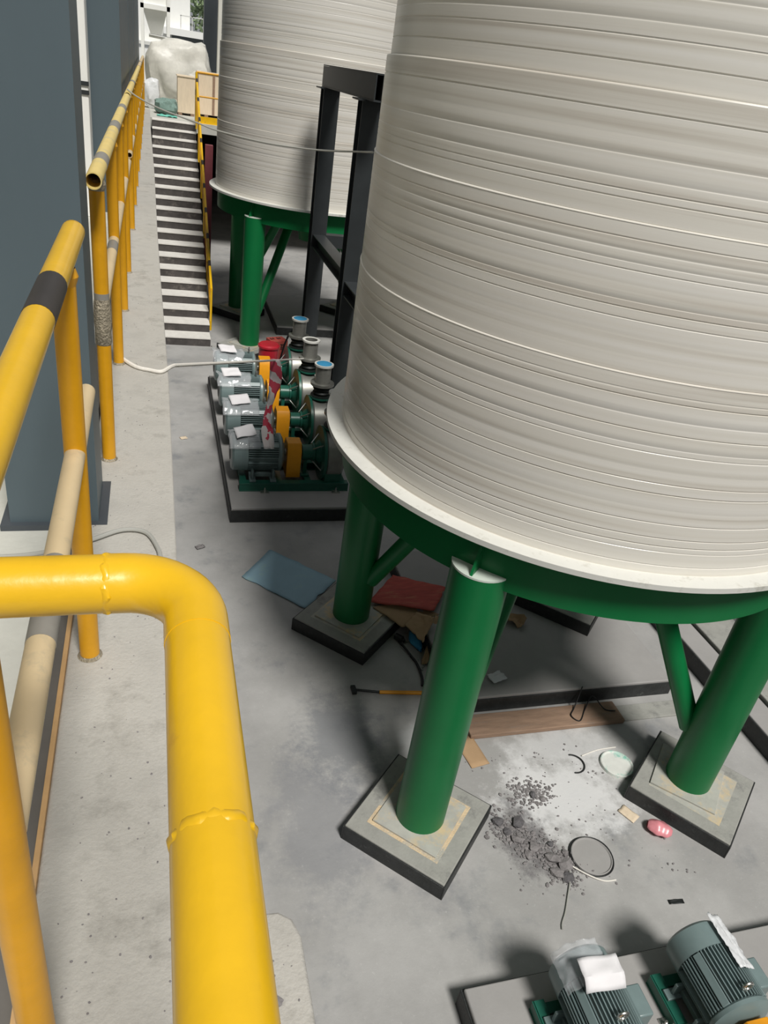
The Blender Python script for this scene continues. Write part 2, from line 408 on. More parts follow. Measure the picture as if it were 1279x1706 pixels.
for (cx, cy), labs in ((TC1, labs1), (TC2, labs2)):
    for k in range(4):
        a = PI / 4 + PI / 2 * k
        p = ped if first else copy_tree(ped); first = False
        p.location = (cx + 1.735 * math.cos(a), cy + 1.735 * math.sin(a), .18 if k == 0 else 0)
        p.rotation_euler = (0, 0, PI / 4)
        if k == 3 and cx == TC1[0]: p.location.x += .02; p.location.y -= .06; p.rotation_euler.z -= .11
        if k == 2 and cx == TC1[0]:      # fresh sandy mortar round this one foot
            for ch in p.children:
                if ch.name.startswith('grout_bed'): ch.data = ch.data.copy(); ch.data.materials[0] = MATS['sandy_grout']
        tag(p, labs[k], 'pedestal', 'concrete tank pedestals')

# ================================================================== plinths
def plinth(name, lo, hi, label, group=None, skirt=.03):
    P = thing(name, ((lo[0] + hi[0]) / 2, (lo[1] + hi[1]) / 2, 0), 0, label, 'plinth', group)
    hx, hy, h = (hi[0] - lo[0]) / 2, (hi[1] - lo[1]) / 2, hi[2]
    MB().box((-hx, -hy, 0), (hx, hy, h)).build('slab', 'plinth_top', P, bevel=.01)
    t = .014; k = MB()
    k.box((-hx - t, -hy - t, 0), (hx + t, -hy, h - skirt)).box((-hx - t, hy, 0), (hx + t, hy + t, h - skirt)).box((-hx - t, -hy, 0), (-hx, hy, h - skirt)).box((hx, -hy, 0), (hx + t, hy, h - skirt))
    k.build('skirting', 'black_skirt', P, bevel=.003)
    return P
plinth('pump_plinth', (.87, 8.0, 0), (2.42, 12.4, .2), 'long low concrete plinth with black sides carrying the row of four pumps', 'pump plinths')
plinth('pump_plinth', (1.79, .2, 0), (4.9, 2.16, .2), 'concrete plinth carrying the two pumps at the bottom right corner', 'pump plinths')
plinth('low_slab', (2.62, 4.58, 0), (4.95, 7.0, .18), 'low dark-edged concrete slab lying under the near tank', 'low slabs under the tanks', .025)
plinth('low_slab', (2.45, 15.4, 0), (4.78, 17.8, .18), 'low concrete slab in the dark under the far tank', 'low slabs under the tanks', .025)
plinth('kerb_plinth', (5.45, -1, 0), (5.72, 13.5, .2), 'long black-sided kerb running behind the rightmost green leg', None, .01)
tag(MB().box((5.75, -1, 0), (6.28, 13.5, .23)).build('kerb_slab', 'concrete_top', bevel=.01), 'pale rough slab behind the long black kerb', 'slab')
tag(MB().box((6.34, -1, 0), (8.5, 13.5, .10)).build('drain_cover', 'rubble_dark', bevel=.01), 'dark grey plate floor beyond the pale slab, seen behind the right leg', 'plate')
tag(MB().box((2.66, 4.25, 0), (4.25, 4.50, .05)).build('timber_plank', 'wood_brown', bevel=.008), 'dusty brown timber plank lying in front of the low slab', 'plank')
tag(MB().box((4.27, 4.27, 0), (4.98, 4.46, .02)).build('steel_strip', 'concrete_top', bevel=.004), 'flat grey strip continuing the brown plank to the right', 'strip')

# ================================================================== pumps
PUMP_H = .40
def make_pump():
    P = thing('pump')
    ax = PUMP_H
    X = Matrix.Rotation(PI / 2, 4, 'Y')
    def ml(prof, n=40, x=0., z=ax, y=0.):
        return MB().lathe(prof, n, Matrix.Translation((x, y, z)) @ X)
    # skid: two channel beams and cross members
    for s in (-1, 1):
        b = MB(); y0 = s * .29
        b.box((.10, y0 - .05, .0), (1.52, y0 + .05, .012)).box((.10, y0 - .05, .10), (1.52, y0 + .05, .115)).box((.10, y0 + s * .038 - .006, .0), (1.52, y0 + s * .038 + .006, .115))
        sk = b.build('skid_beam', 'pump_green', P, bevel=.003)
        for xx in (.42, 1.35):
            MB().box((xx - .05, s * .33, 0), (xx + .05, s * .40, .014)).cyl((xx, s * .372, .0), (xx, s * .372, .07), .011, 8).cyl((xx, s * .372, .014), (xx, s * .372, .032), .022, 6).build('anchor_bolt', 'bolt_steel', sk)
    for xx in (.16, .62, 1.0, 1.45): MB().box((xx - .04, -.25, .03), (xx + .04, .25, .095)).build('cross_member', 'pump_green', P)
    # motor
    m = ml([(.0, .0), (.12, .0), (.215, .012), (.238, .035), (.242, .21), (.0, .21)]).build('fan_cover', 'motor_paint', P)
    ml([(.0, -.004), (.10, -.004), (.105, .004)], 24).build('fan_grille', 'rubber', m)
    body = ml([(.0, .20), (.205, .20), (.205, .60), (.0, .60)]).build('motor_body', 'motor_paint', P)
    f = MB(); nf = 52
    for i in range(nf):
        a = 2 * PI * i / nf
        if abs(math.sin(a - PI / 2) ) > .985 and math.sin(a) < 0: continue
        f.box((.215, -.0045, .2), (.59, .0045, .243), Matrix.Translation((0, 0, ax)) @ Matrix.Rotation(a - PI / 2, 4, 'X'))
    tag(f.build('cooling_fins', 'motor_paint', body, smooth=0), kind='stuff')
    # wide plain ribs at the quarter lines
    for a in (PI * .25, -PI * .25):
        MB().box((.22, -.03, .2), (.595, .03, .252), Matrix.Translation((0, 0, ax)) @ Matrix.Rotation(a, 4, 'X')).build('flat_rib', 'motor_paint', body, bevel=.004)
    ml([(.0, .59), (.232, .59), (.246, .605), (.246, .635), (.20, .66), (.10, .69), (.0, .69)]).build('end_bell', 'motor_paint', P)
    MB().box((.30, .20, ax - .04), (.52, .335, ax + .12)).build('terminal_box', 'motor_paint', P, bevel=.012)
    for s in (-1, 1):
        ft = MB()
        for xx in (.27, .53):
            ft.box((xx - .04, s * .24 - .07, .115), (xx + .04, s * .24 + .07, .14)).box((xx - .012, s * .20 - .06, .14), (xx + .012, s * .20 + .05, .26))
        ft.box((.23, s * .17 - .02, .135), (.57, s * .17 + .05, .19))
        ft.build('motor_foot', 'motor_paint', P, bevel=.003)
    e = MB(); pts = [(.55, .038 * math.cos(t), ax + .285 + .038 * math.sin(t)) for t in [2 * PI * k / 16 for k in range(17)]]
    e.tube(pts, .011, 8).cyl((.55, 0, ax + .2), (.55, 0, ax + .255), .014, 10).build('lifting_eye', 'bolt_steel', P)
    # coupling guard
    poly = [(-.15, .10), (-.15, ax + .08), (-.09, ax + .17), (.09, ax + .17), (.15, ax + .08), (.15, .10)]
    Mg = Matrix(((0, 0, 1, 0), (1, 0, 0, 0), (0, 1, 0, 0), (0, 0, 0, 1)))
    MB().prism(poly, .715, .90, Mg).build('coupling_guard', 'guard_yellow', P, bevel=.006)
    ml([(.0, .68), (.05, .68), (.05, .72), (.0, .72)], 20).build('shaft', 'steel_pipe', P)
    # bearing housing
    ml([(.0, .90), (.06, .90), (.06, .925), (.105, .925), (.105, 1.06), (.125, 1.06), (.125, 1.085), (.10, 1.09), (.16, 1.15), (.16, 1.165), (0, 1.165)]).build('bearing_housing', 'pump_green', P)
    bk = MB().box((.95, -.06, .10), (1.0, .06, .31)).box((.92, -.12, .10), (1.03, .12, .125)).build('bearing_foot', 'pump_green', P, bevel=.004)
    for k in range(4):
        a = PI / 4 + PI / 2 * k
        MB().cyl((1.06, .12 * math.cos(a), ax + .12 * math.sin(a)), (1.17, .26 * math.cos(a), ax + .26 * math.sin(a)), .009, 8).build('tie_rod', 'bolt_steel', P)
    # volute
    ml([(.0, 1.165), (.36, 1.165), (.36, 1.20), (.0, 1.20)]).build('back_plate', 'pump_green', P)
    ml([(.0, 1.20), (.33, 1.20), (.345, 1.22), (.345, 1.40), (.32, 1.43), (.16, 1.44), (.16, 1.50), (.22, 1.50), (.22, 1.53), (.0, 1.53)]).build('volute_casing', 'steel_pipe', P)
    for s in (-1, 1): MB().box((1.2, s * .23 - .07, .10), (1.42, s * .23 + .07, .25)).build('volute_foot', 'pump_green', P, bevel=.005)
    # discharge: flange, rubber joint, steel spool, flange
    xd = 1.34
    def vl(prof, n=32): return MB().lathe(prof, n, Matrix.Translation((xd, 0, 0)))
    vl([(.10, .70), (.10, .76), (.155, .76), (.155, .785), (0, .785)]).build('outlet_flange', 'pump_green', P)
    vl([(.15, .785), (.15, .80), (.105, .805), (.125, .84), (.105, .865), (.125, .90), (.105, .93), (.15, .935), (.15, .95)]).build('rubber_joint', 'rubber', P)
    vl([(.165, .95), (.165, .978), (.112, .98), (.108, 1.0), (.108, 1.22), (.125, 1.222), (.125, 1.25), (.09, 1.25), (.09, 1.0)]).build('spool_pipe', 'steel_pipe', P)
    vl([(.12, 1.228), (.134, 1.228), (.134, 1.254), (.094, 1.254), (.092, 1.20)]).build('top_flange', 'flange_grey', P)
    vl([(.166, .972), (.166, .984), (.108, .984)]).build('lower_flange', 'steel_pipe', P)
    return P
pump = make_pump()
rowlab = ['teal motor pump at the front of the row, nearest the camera on the long plinth', 'second pump of the row from the front, its raised pipe capped blue',
          'third pump of the row from the front, its raised pipe open', 'last pump of the row, beside the red drum, its pipe capped blue']
for i in range(4):
    p = pump if i == 0 else copy_tree(pump)
    p.location = (.90, 8.75 + 1.02 * i, .2)
    tag(p, rowlab[i], 'pump', 'pumps on the long plinth')
    if i in (1, 3):
        MB().lathe([(.0, 1.268), (.092, 1.264), (.106, 1.257), (.106, 1.25)], 32, Matrix.Translation((1.34, 0, 0))).build('blue_end_cap', 'blue_cap', p)
FS = .80
fglab = ['pump at the bottom edge with a white card lying on its motor', 'pump at the bottom right corner with clear film over its motor']
for i, xx in enumerate((2.42, 3.26)):
    p = copy_tree(pump); p.location = (xx, 2.05, .2); p.rotation_euler = (0, 0, -PI / 2); p.scale = (FS, FS, FS)
    tag(p, fglab[i], 'pump', 'pumps at the bottom right corner')

# plastic film and tags on the motors
def film(i, x0, x1, seed, a0=-1.0, a1=1.1, rz=0., org=(.9, 8.75, .2), sc=1.):
    M = Matrix.Translation(org) @ Matrix.Rotation(rz, 4, 'Z') @ Matrix.Scale(sc, 4)
    def fn(u, v):
        a = a0 + (a1 - a0) * v; x = x0 + (x1 - x0) * u
        r = .256 + .022 * (1 + nz((u * 4, v * 5, seed))) + .015 * abs(nz((u * 9, v * 9, seed + 5)))
        x += .03 * nz((v * 4, seed, u))
        return M @ Vector((x, r * math.sin(a), PUMP_H + r * math.cos(a)))
    return grid_sheet(18, 20, fn)
def card(center, ux, uy, w, h, seed=0, fold=.25):
    ux, uy = Vector(ux).normalized(), Vector(uy).normalized(); n = ux.cross(uy)
    return grid_sheet(8, 8, lambda u, v: Vector(center) + ux * w * (u - .5) + uy * h * (v - .5) + n * (.02 * nz((u * 2, v * 2, seed)) - fold * h * max(0, .35 - v)))
for i in range(4):
    y = 8.75 + 1.02 * i
    o = film(i, -.03, .46 if i else .36, 3 + i * 7, -1.0, .8, 0, (.9, y, .2)).build('plastic_film', 'clear_film')
    thicken(o, .001)
    tag(o, ['crumpled clear plastic over the front pump motor', 'crumpled clear plastic over the second pump motor', 'crumpled clear plastic over the third pump motor', 'crumpled clear plastic over the last pump motor'][i], 'plastic film', 'film over the pump motors')
    o = thicken(card((1.07 + .03 * (i % 2), y - .05, .92), (1, .3 - .2 * i, .1), (-.2, 1, .25), .26, .19, i).build('paper_tag', 'paper'), .002)
    tag(o, ['white paper sheet on the front pump motor', 'white paper tag on the second pump motor', 'white paper tag on the third pump motor', 'white paper tag on the last pump motor'][i], 'paper', 'papers on the pump motors')
o = thicken(card((2.41, 1.84, .775), (1, -.06, .02), (.05, 1, .05), .25, .17, 3, .8).build('paper_card', 'paper'), .002)
tag(o, 'white folded card on the motor at the bottom edge', 'paper')
o = thicken(film(0, .0, .42, 31, .15, .75, -PI / 2, (3.26, 2.05, .2), FS).build('plastic_film', 'white_film'), .001)
tag(o, 'shiny white film on the motor at the bottom right corner', 'plastic film')
o = thicken(film(0, .0, .30, 44, -1.1, .3, -PI / 2, (2.42, 2.05, .2), FS).build('plastic_film', 'clear_film'), .001)
tag(o, 'clear film under the white card on the bottom motor', 'plastic film')

# ================================================================== railings
RX, RZ, MZ, PR = -.19, 4.56, 4.10, .0275
def railing(y0, y1, posts, label, top_m, mid_m, band_m, bands, mid=None, mid_bands=(), capped=False):
    Rl = thing('railing', (RX, y0, LZ), 0, label, 'railing', 'yellow pipe railings along the ledge')
    t = MB().pipe((0, 0, RZ - LZ), (0, y1 - y0, RZ - LZ), PR).build('top_rail', top_m, Rl)
    MB().cyl((0, .25, RZ - LZ), (0, .27, RZ - LZ), PR - .004, 20).build('pipe_bore', 'pipe_bore', t)
    if capped:
        MB().lathe([(0, 0), (PR * .98, 0), (PR, .004), (PR, .01)], 24, Matrix.Translation((0, y1 - y0 + .002, RZ - LZ)) @ Matrix.Rotation(PI / 2, 4, 'X')).build('end_cap', top_m, t)
    for a, b_ in bands:
        MB().pipe((0, a - y0, RZ - LZ), (0, b_ - y0, RZ - LZ), PR + .0008, .001).build('band', band_m, t)
    if mid:
        mr = MB().pipe((0, mid[0] - y0, MZ - LZ), (0, mid[1] - y0, MZ - LZ), .024).build('mid_rail', mid_m, Rl)
        for a, b_ in mid_bands:
            MB().pipe((0, a - y0, MZ - LZ), (0, b_ - y0, MZ - LZ), .0248, .001).build('band', 'grey_band', mr)
    for py in posts:
        p = MB().cyl((0, py - y0, 0), (0, py - y0, RZ - LZ - .02), .0265, 24).build('post', 'ochre_paint', Rl)
        MB().lathe([(.0268, RZ - LZ - .05), (.033, RZ - LZ - .03), (.027, RZ - LZ - .012)], 20, Matrix.Translation((0, py - y0, 0))).build('weld', 'ochre_paint' if py != 3.0 else 'weld_metal', p)
        MB().lathe([(.0268, .010), (.031, .004), (.034, .001)], 20, Matrix.Translation((0, py - y0, 0))).build('weld_foot', 'weld_metal', p)
    return Rl
A = railing(.60, 2.07, (.68, 1.77), 'nearest yellow pipe railing with a black band, beside the dark column', 'yellow_paint', 'pale_cream', 'black_band', ((1.36, 1.58),), (.70, 2.16), ((1.06, 1.30),), True)
# return of the near railing: cross piece, elbow and the pipe running towards the camera
zz = RZ - LZ
def lp(x, y): return (x - RX, y - .60, zz)
MB().cyl(lp(RX, .60), lp(-.045, .60), PR, 28).build('return_rail', 'yellow_paint', A)
pts = []
ex, ey, er = .032, .60, .062
for k in range(13):
    t = PI / 2 * k / 12; pts.append(lp(ex - er + er * math.sin(t), ey - er + er * math.cos(t)))
pts = [lp(-.045, .60)] + pts + [lp(ex, ey - er - .03)]
MB().tube(pts, PR * 1.02, 28).build('elbow', 'yellow_paint', A)
MB().cyl(lp(ex, ey - er - .03), lp(ex, .315), PR, 28).build('near_rail', 'yellow_paint', A)
MB().cyl(lp(ex, .315), lp(ex, -.6), PR, 28).build('near_rail', 'yellow_paint', A)
for q, d in ((lp(-.045, .60), (1, 0, 0)), (lp(ex, .315), (0, 1, 0))):
    M = Matrix.Translation(q) @ Vector(d).to_track_quat('Z', 'Y').to_matrix().to_4x4()
    w = MB()
    w.v = []; n = 40; m_ = 7
    for i in range(n):
        a = 2 * PI * i / n
        for j in range(m_):
            t = -1 + 2 * j / (m_ - 1)
            r = PR - .001 + .0020 * (1 - t * t) * (1 + .4 * math.sin(a * 17) + .4 * math.sin(a * 7)); w.v.append(M @ Vector((r * math.cos(a), r * math.sin(a), .005 * t + .0012 * math.sin(a * 9))))
    w.f = [(i * m_ + j, ((i + 1) % n) * m_ + j, ((i + 1) % n) * m_ + j + 1, i * m_ + j + 1) for i in range(n) for j in range(m_ - 1)]
    w.build('weld_bead', 'yellow_paint', A)
for py in (-.05, -.5):
    MB().cyl((ex - RX, py - .6, 0), (ex - RX, py - .6, zz - .02), .0265, 24).build('post', 'ochre_paint', A)
B = railing(2.86, 7.05, (3.0, 4.13, 5.1, 6.06), 'pale banded railing with an open pipe end, just past the dark column', 'pale_yellow', 'pale_cream', 'grey_band', ((3.22, 3.40), (4.45, 4.75), (5.7, 5.95)), (3.02, 7.0), ((3.85, 4.02),))
# bare repaired sleeve on the first post of that railing
sl = MB()
sl.lathe([(.0268, .50), (.031, .51), (.030, .56), (.033, .60), (.030, .66), (.0268, .68)], 24, Matrix.Translation((0, .14, 0)))
sl.build('weld_sleeve', 'weld_metal', B)
MB().cyl((0, .14, .66), (0, .14, .70), .0272, 24).build('grey_patch', 'grey_band', B)
Cr = railing(7.22, 13.9, (7.6, 8.8, 10.0, 11.2, 12.4, 13.6), 'middle length of the railing with its dark open pipe end and a wire tied on', 'pale_yellow', 'pale_cream', 'grey_band', ((9.0, 9.3),), (7.4, 13.7), ((9.2, 9.5),))
D = railing(14.1, 21.3, (14.4, 15.8, 17.2, 18.6, 20.0, 21.2), 'farthest length of the yellow railing, ending by the stair head', 'pale_cream', 'pale_cream', 'grey_band', ((16, 16.4),), (14.4, 21.2))

# dark columns by the walkway
def hcol(name, x0, x1, y0, dep, z1, label, m='slate_steel'):
    K = thing(name, ((x0 + x1) / 2, y0, LZ - .02), 0, label, 'column', 'dark slate steel columns')
    h = (x1 - x0) / 2; zt = z1 - LZ
    MB().box((-h, 0, 0), (h, .02, zt)).build('front_flange', m, K)
    MB().box((-h, dep - .02, 0), (h, dep, zt)).build('rear_flange', m, K)
    MB().box((-.03, .02, 0), (.03, dep - .02, zt)).build('web', 'slate_steel_dark', K)
    MB().box((h - .012, .02, 0), (h, dep - .02, zt)).build('side_plate', 'slate_steel', K)
    MB().box((-h - .03, -.025, 0), (h + .03, dep + .03, .022)).build('foot_plate', 'slate_steel_dark', K)
    return K
hcol('steel_column', -.50, -.205, 2.50, .27, 9, 'wide dark slate column standing in the railing gap at the left edge')
K2 = thing('cladding_wall', (-.546, 8.4, LZ - .02), 0, 'long slate-blue sheet wall behind the railing, second dark mass from the left', 'cladding')
MB().box((0, 0, 0), (.276, .04, 5.5)).build('end_panel', 'slate_steel', K2)
for k in range(8):
    MB().box((.0, .04 + 1.65 * k, 0), (.276 - .004 * (k % 2), .04 + 1.65 * k + 1.64, 5.5)).build('panel', 'slate_steel', K2)
WP = thing('white_pilaster', (-.64, 8.1, LZ - .02), 0, 'narrow white pilaster between the two dark slate masses at the left', 'pilaster')
MB().box((-.12, 0, 0), (.10, .26, 5.5)).build('shaft', 'bright_wall', WP, bevel=.006)
for zz in (1.04, 1.11): MB().box((-.125, -.012, zz), (.105, 0, zz + .035)).build('clamp_band', 'frame_steel', WP)
o = MB().box((-.79, 2.85, LZ - .02), (-.58, 2.91, LZ + .75)).build('leaning_board', 'white_wall', bevel=.01)
tag(o, 'white board leaning low behind the dark column at the left edge', 'board')
# cable at the column foot
cb = [(-.75, 2.35), (-.6, 2.28), (-.45, 2.27), (-.33, 2.30), (-.22, 2.36), (-.12, 2.42), (-.04, 2.40), (.0, 2.30), (.01, 2.22)]
cb = [(x, y, LZ + (.012 if x < -.27 else .012)) for x, y in cb]
tag(MB().tube(sm(cb), .008, 8).build('cable', 'grey_wire'), 'grey cable lying across the ledge by the column foot', 'cable')

# ================================================================== black steel frame between the tanks
F = thing('steel_gantry', (2.63, 0, 0), 0, 'black steel portal frame standing between the two tanks', 'frame')
def hsec(b, p0, p1, w=.25, d=.25, t=.018):   # vertical H column
    b.box((p0[0] - w / 2, p0[1] - d / 2, p0[2]), (p0[0] + w / 2, p0[1] - d / 2 + t, p1[2]))
    b.box((p0[0] - w / 2, p0[1] + d / 2 - t, p0[2]), (p0[0] + w / 2, p0[1] + d / 2, p1[2]))
    b.box((p0[0] - t / 2, p0[1] - d / 2 + t, p0[2]), (p0[0] + t / 2, p0[1] + d / 2 - t, p1[2])); return b
def ibeam_y(b, x, y0, y1, z0, z1, w=.2, t=.018):
    b.box((x - w / 2, y0, z0), (x + w / 2, y1, z0 + t)).box((x - w / 2, y0, z1 - t), (x + w / 2, y1, z1)).box((x - t, y0, z0 + t), (x + t, y1, z1 - t)); return b
for yy in (13.0, 10.45):
    c = hsec(MB(), (.0, yy, 0), (.0, yy, 4.68), .25, .25).build('column', 'frame_steel', F)
    MB().box((-.19, yy - .19, 4.68), (.19, yy + .19, 4.70)).build('head_plate', 'frame_steel', c)
    MB().box((-.16, yy - .16, 0), (.16, yy + .16, .02)).build('foot_plate', 'frame_steel', c)
ibeam_y(MB(), 0, 9.85, 13.15, 4.70, 5.0, .22).build('top_beam', 'frame_steel', F)
tb = MB().box((-.11, 9.85, 4.72), (-.095, 13.15, 4.98)).build('side_plate', 'frame_steel', F)
ibeam_y(MB(), 0, 10.575, 12.875, 2.36, 2.56, .2).build('tie_beam', 'frame_steel', F)
ibeam_y(MB(), 0, 7.6, 10.325, 2.26, 2.46, .2).build('tie_beam', 'frame_steel', F)
MB().box((.12, 12.9, 2.36), (2.42, 13.1, 2.56)).build('cross_beam', 'frame_steel', F)
MB().box((.12, 10.35, 2.26), (2.42, 10.55, 2.46)).build('cross_beam', 'frame_steel', F)
for yy in (13.0, 10.45):
    c = hsec(MB(), (2.55, yy, 0), (2.55, yy, 2.56), .25, .25).build('column', 'frame_steel', F)

# ================================================================== stair rail and landing guard
SR = thing('stair_rail', (1.06, 0, 0), 0, 'yellow and black striped handrail down the right side of the stairs', 'handrail')
p0, p1 = Vector((0, 15.0, .95)), Vector((0, 21.7, 4.25))
n = 9
for k in range(n):
    a, b_ = p0.lerp(p1, k / n), p0.lerp(p1, (k + .8) / n)
    MB().cyl(a, b_, .026, 14).build('yellow_length', 'yellow_paint', SR)
    MB().cyl(b_, p0.lerp(p1, (k + 1) / n), .026, 14).build('black_length', 'black_band', SR)
q0, q1 = Vector((0, 15.0, .5)), Vector((0, 21.7, 3.8))
MB().cyl(q0, q1, .02, 12).build('mid_rail', 'ochre_paint', SR)
for k in range(6):
    a = p0.lerp(p1, k / 5); zb = max(.0, (a.y - 14.44) / run * rise)
    MB().cyl((0, a.y, max(0, zb - .1)), a, .024, 14).build('post', 'yellow_paint' if k else 'yellow_paint', SR)
MB().box((-.02, 14.44, 0), (.0, 14.46, .01)).build('stringer', 'stair_riser', SR)
GR = thing('guard_rail', (1.06, 21.85, 3.28), 0, 'yellow guard rail with a toe board on the upper landing', 'railing')
for k in range(4):
    MB().cyl((1.2 * k, 0, 0), (1.2 * k, 0, 1.12), .03, 14).build('post', 'yellow_paint', GR)
MB().cyl((0, 0, 1.12), (3.6, 0, 1.12), .025, 12).build('top_rail', 'ochre_paint', GR)
MB().cyl((0, 0, .6), (3.6, 0, .6), .02, 12).build('mid_rail', 'ochre_paint', GR)
MB().cyl((0, 0, .62), (0, 0, .74), .032, 14).build('band', 'grey_band', GR)
MB().box((.05, -.01, .0), (.62, .01, .16)).build('toe_board', 'yellow_paint', GR)
MB().box((.62, -.01, .0), (.76, .01, .16)).build('toe_board', 'black_band', GR)
MB().box((.76, -.01, .0), (3.6, .01, .16)).build('toe_board', 'yellow_paint', GR)
tag(MB().box((1.13, 18.93, 0), (1.30, 19.07, 3.1)).build('maroon_post', 'maroon_paint', bevel=.01), 'maroon steel post standing to the right of the stairs', 'post')

# ================================================================== landing clutter
def crate(x0, x1, y0, y1, z1, label, boards=False):
    K = thing('wooden_crate', ((x0 + x1) / 2, (y0 + y1) / 2, 3.28), 0, label, 'crate', 'pale crates on the landing')
    hx, hy, h = (x1 - x0) / 2, (y1 - y0) / 2, z1 - 3.28
    MB().box((-hx, -hy, .06), (hx, hy, h - .03)).build('side_panels', 'wood_pale', K, bevel=.006)
    MB().box((-hx - .02, -hy - .02, h - .03), (hx + .02, hy + .02, h)).build('lid', 'wood_pale', K, bevel=.005)
    for s in (-1, 1): MB().box((s * hx * .7 - .05, -hy, 0), (s * hx * .7 + .05, hy, .06)).build('runner', 'wood_brown', K)
    if boards:
        for q in (-.45, .2): MB().box((hx * q - .03, -hy - .025, .06), (hx * q + .03, -hy, h - .03)).build('batten', 'wood_brown', K)
    return K
crate(.66, 1.12, 23.6, 24.3, 4.22, 'tall pale crate at the head of the stairs')
crate(1.22, 2.7, 24.0, 25.2, 4.35, 'wide pale wooden crate behind the landing guard rail', True)
def blob(name, c, r, m, seed, label, cat, amp=.25, n=22):
    def fn(u, v):
        a = 2 * PI * u; b_ = PI * v
        d = Vector((math.sin(b_) * math.cos(a), math.sin(b_) * math.sin(a), -math.cos(b_)))
        e = [math.copysign(abs(x) ** .7, x) for x in d]
        k = 1 + amp * nz(d, 1.6 + seed * .01) + amp * .5 * nz(d * 3 + Vector((seed, 0, 0)))
        return Vector(c) + Vector((e[0] * r[0], e[1] * r[1], max(-1, e[2]) * r[2])) * k
    o = grid_sheet(n * 2, n, fn).build(name, m)
    return tag(o, label, cat)
blob('wrapped_bundle', (.86, 27.0, 4.12), (.95, .58, .88), 'silver_wrap', 2, 'big silver plastic-wrapped bundle on the landing', 'bundle', .22)
blob('wrapped_bundle', (1.38, 25.75, 3.80), (.42, .36, .52), 'silver_wrap', 8, 'smaller pale wrapped bundle leaning beside the big silver one', 'bundle', .2)
blob('white_sack', (.02, 24.6, 3.66), (.22, .25, .36), 'white_film', 5, 'white sack at the end of the railing by the stairs', 'sack', .2, 14)
o = blob('netting_heap', (.38, 23.3, 3.47), (.30, .35, .19), 'green_net', 11, 'heap of grey-green netting beside the tall crate', 'netting', .25, 14)
o = thicken(grid_sheet(12, 8, lambda u, v: (.12 + .5 * u, 22.3 + .35 * v, 3.295 + .05 * abs(nz((u * 4, v * 4, 2))))).build('teal_sheet', 'teal_sheet'), .006); tag(o, 'crumpled teal sheet at the top of the stairs', 'sheet')
HP = thing('hopper', (.12, 30, 3.28), 0, 'white steel hopper on a tall frame in the bright background', 'hopper')
for x in (-.38, .42):
    for y in (-.5, .5):
        MB().box((x - .05, y - .05, 0), (x + .05, y + .05, 2.9)).build('frame_post', 'bright_wall', HP)
MB().box((-.43, -.55, 2.45), (.47, .55, 2.58)).build('frame_beam', 'bright_wall', HP)
hv = [(-.36, -.45, 2.45), (.38, -.45, 2.45), (.38, .45, 2.45), (-.36, .45, 2.45), (-.12, -.15, 1.75), (.2, -.15, 1.75), (.2, .15, 1.75), (-.12, .15, 1.75)]
MB().add(hv, [(0, 1, 5, 4), (1, 2, 6, 5), (2, 3, 7, 6), (3, 0, 4, 7), (4, 5, 6, 7)]).build('cone', 'bright_wall', HP)
MB().box((-.36, -.45, 2.58), (.38, .45, 3.6)).build('bin', 'bright_wall', HP)
o = MB().cyl((-.05, 27.3, 5.02), (1.15, 27.1, 4.97), .05, 14).build('steel_tube', 'bolt_steel'); tag(o, 'shiny steel tube lying across the silver bundle', 'tube')
# back columns
tag(MB().box((1.57, 28.2, 3.28), (2.04, 28.5, 9)).build('dark_column', 'slate_steel_dark'), 'dark square column beside the far tank in the background', 'column')
tag(MB().box((1.86, 26.2, 3.28), (2.25, 26.5, 9)).build('white_column', 'white_wall'), 'white pilaster between the dark column and the far tank', 'column')
BD = thing('building', (0, 46, 0), 0, 'bright pale building far behind the landing', 'building')
MB().box((-4, 0, 0), (12, 4, 4.6)).build('wall', 'bright_wall', BD)
MB().box((-4, -.1, 4.6), (12, 4, 4.75)).build('eave', 'flange_grey', BD)
MB().box((.6, -.5, 5.2), (12, 4, 5.5)).build('roof_edge', 'bright_wall', BD)
MB().box((1.0, -.2, 4.75), (12, 3.8, 5.2)).build('window_band', 'window_dark', BD)
MB().box((1.0, -.3, 3.2), (12, -.05, 4.4)).build('window_band', 'window_dark', BD)
MB().box((-4, .5, 4.75), (1.9, 3.8, 12)).build('sky_backing', 'bright_wall', BD)  # white block added in place of the bright sky above the building
for k in range(6):
    MB().box((1.4 + .55 * k, -.45, 5.5), (1.44 + .55 * k, -.41, 6.1)).build('roof_rail', 'flange_grey', BD)
MB().box((1.4, -.45, 6.06), (4.6, -.41, 6.1)).build('roof_rail', 'flange_grey', BD)
tr = thing('tree', (3.1, 55, 0), 0, 'pale green tree far behind the building', 'tree')
lf = MB(); rg = random.Random(5)
for k in range(500):
    d = Vector((rg.gauss(0, .7), rg.gauss(0, .7), 7.4 + rg.gauss(0, .8))); q = Vector((rg.uniform(-1, 1), rg.uniform(-1, 1), rg.uniform(-1, 1))).normalized(); t = q.orthogonal()
    lf.add([d, d + q * .22 + t * .09, d + q * .4, d + q * .22 - t * .09], [(0, 1, 2, 3)])
tag(lf.build('foliage', 'leaf', tr, smooth=0), kind='stuff')
MB().cyl((0, 0, 0), (0, 0, 7.2), .14, 10, .06).build('trunk', 'wood_brown', tr)

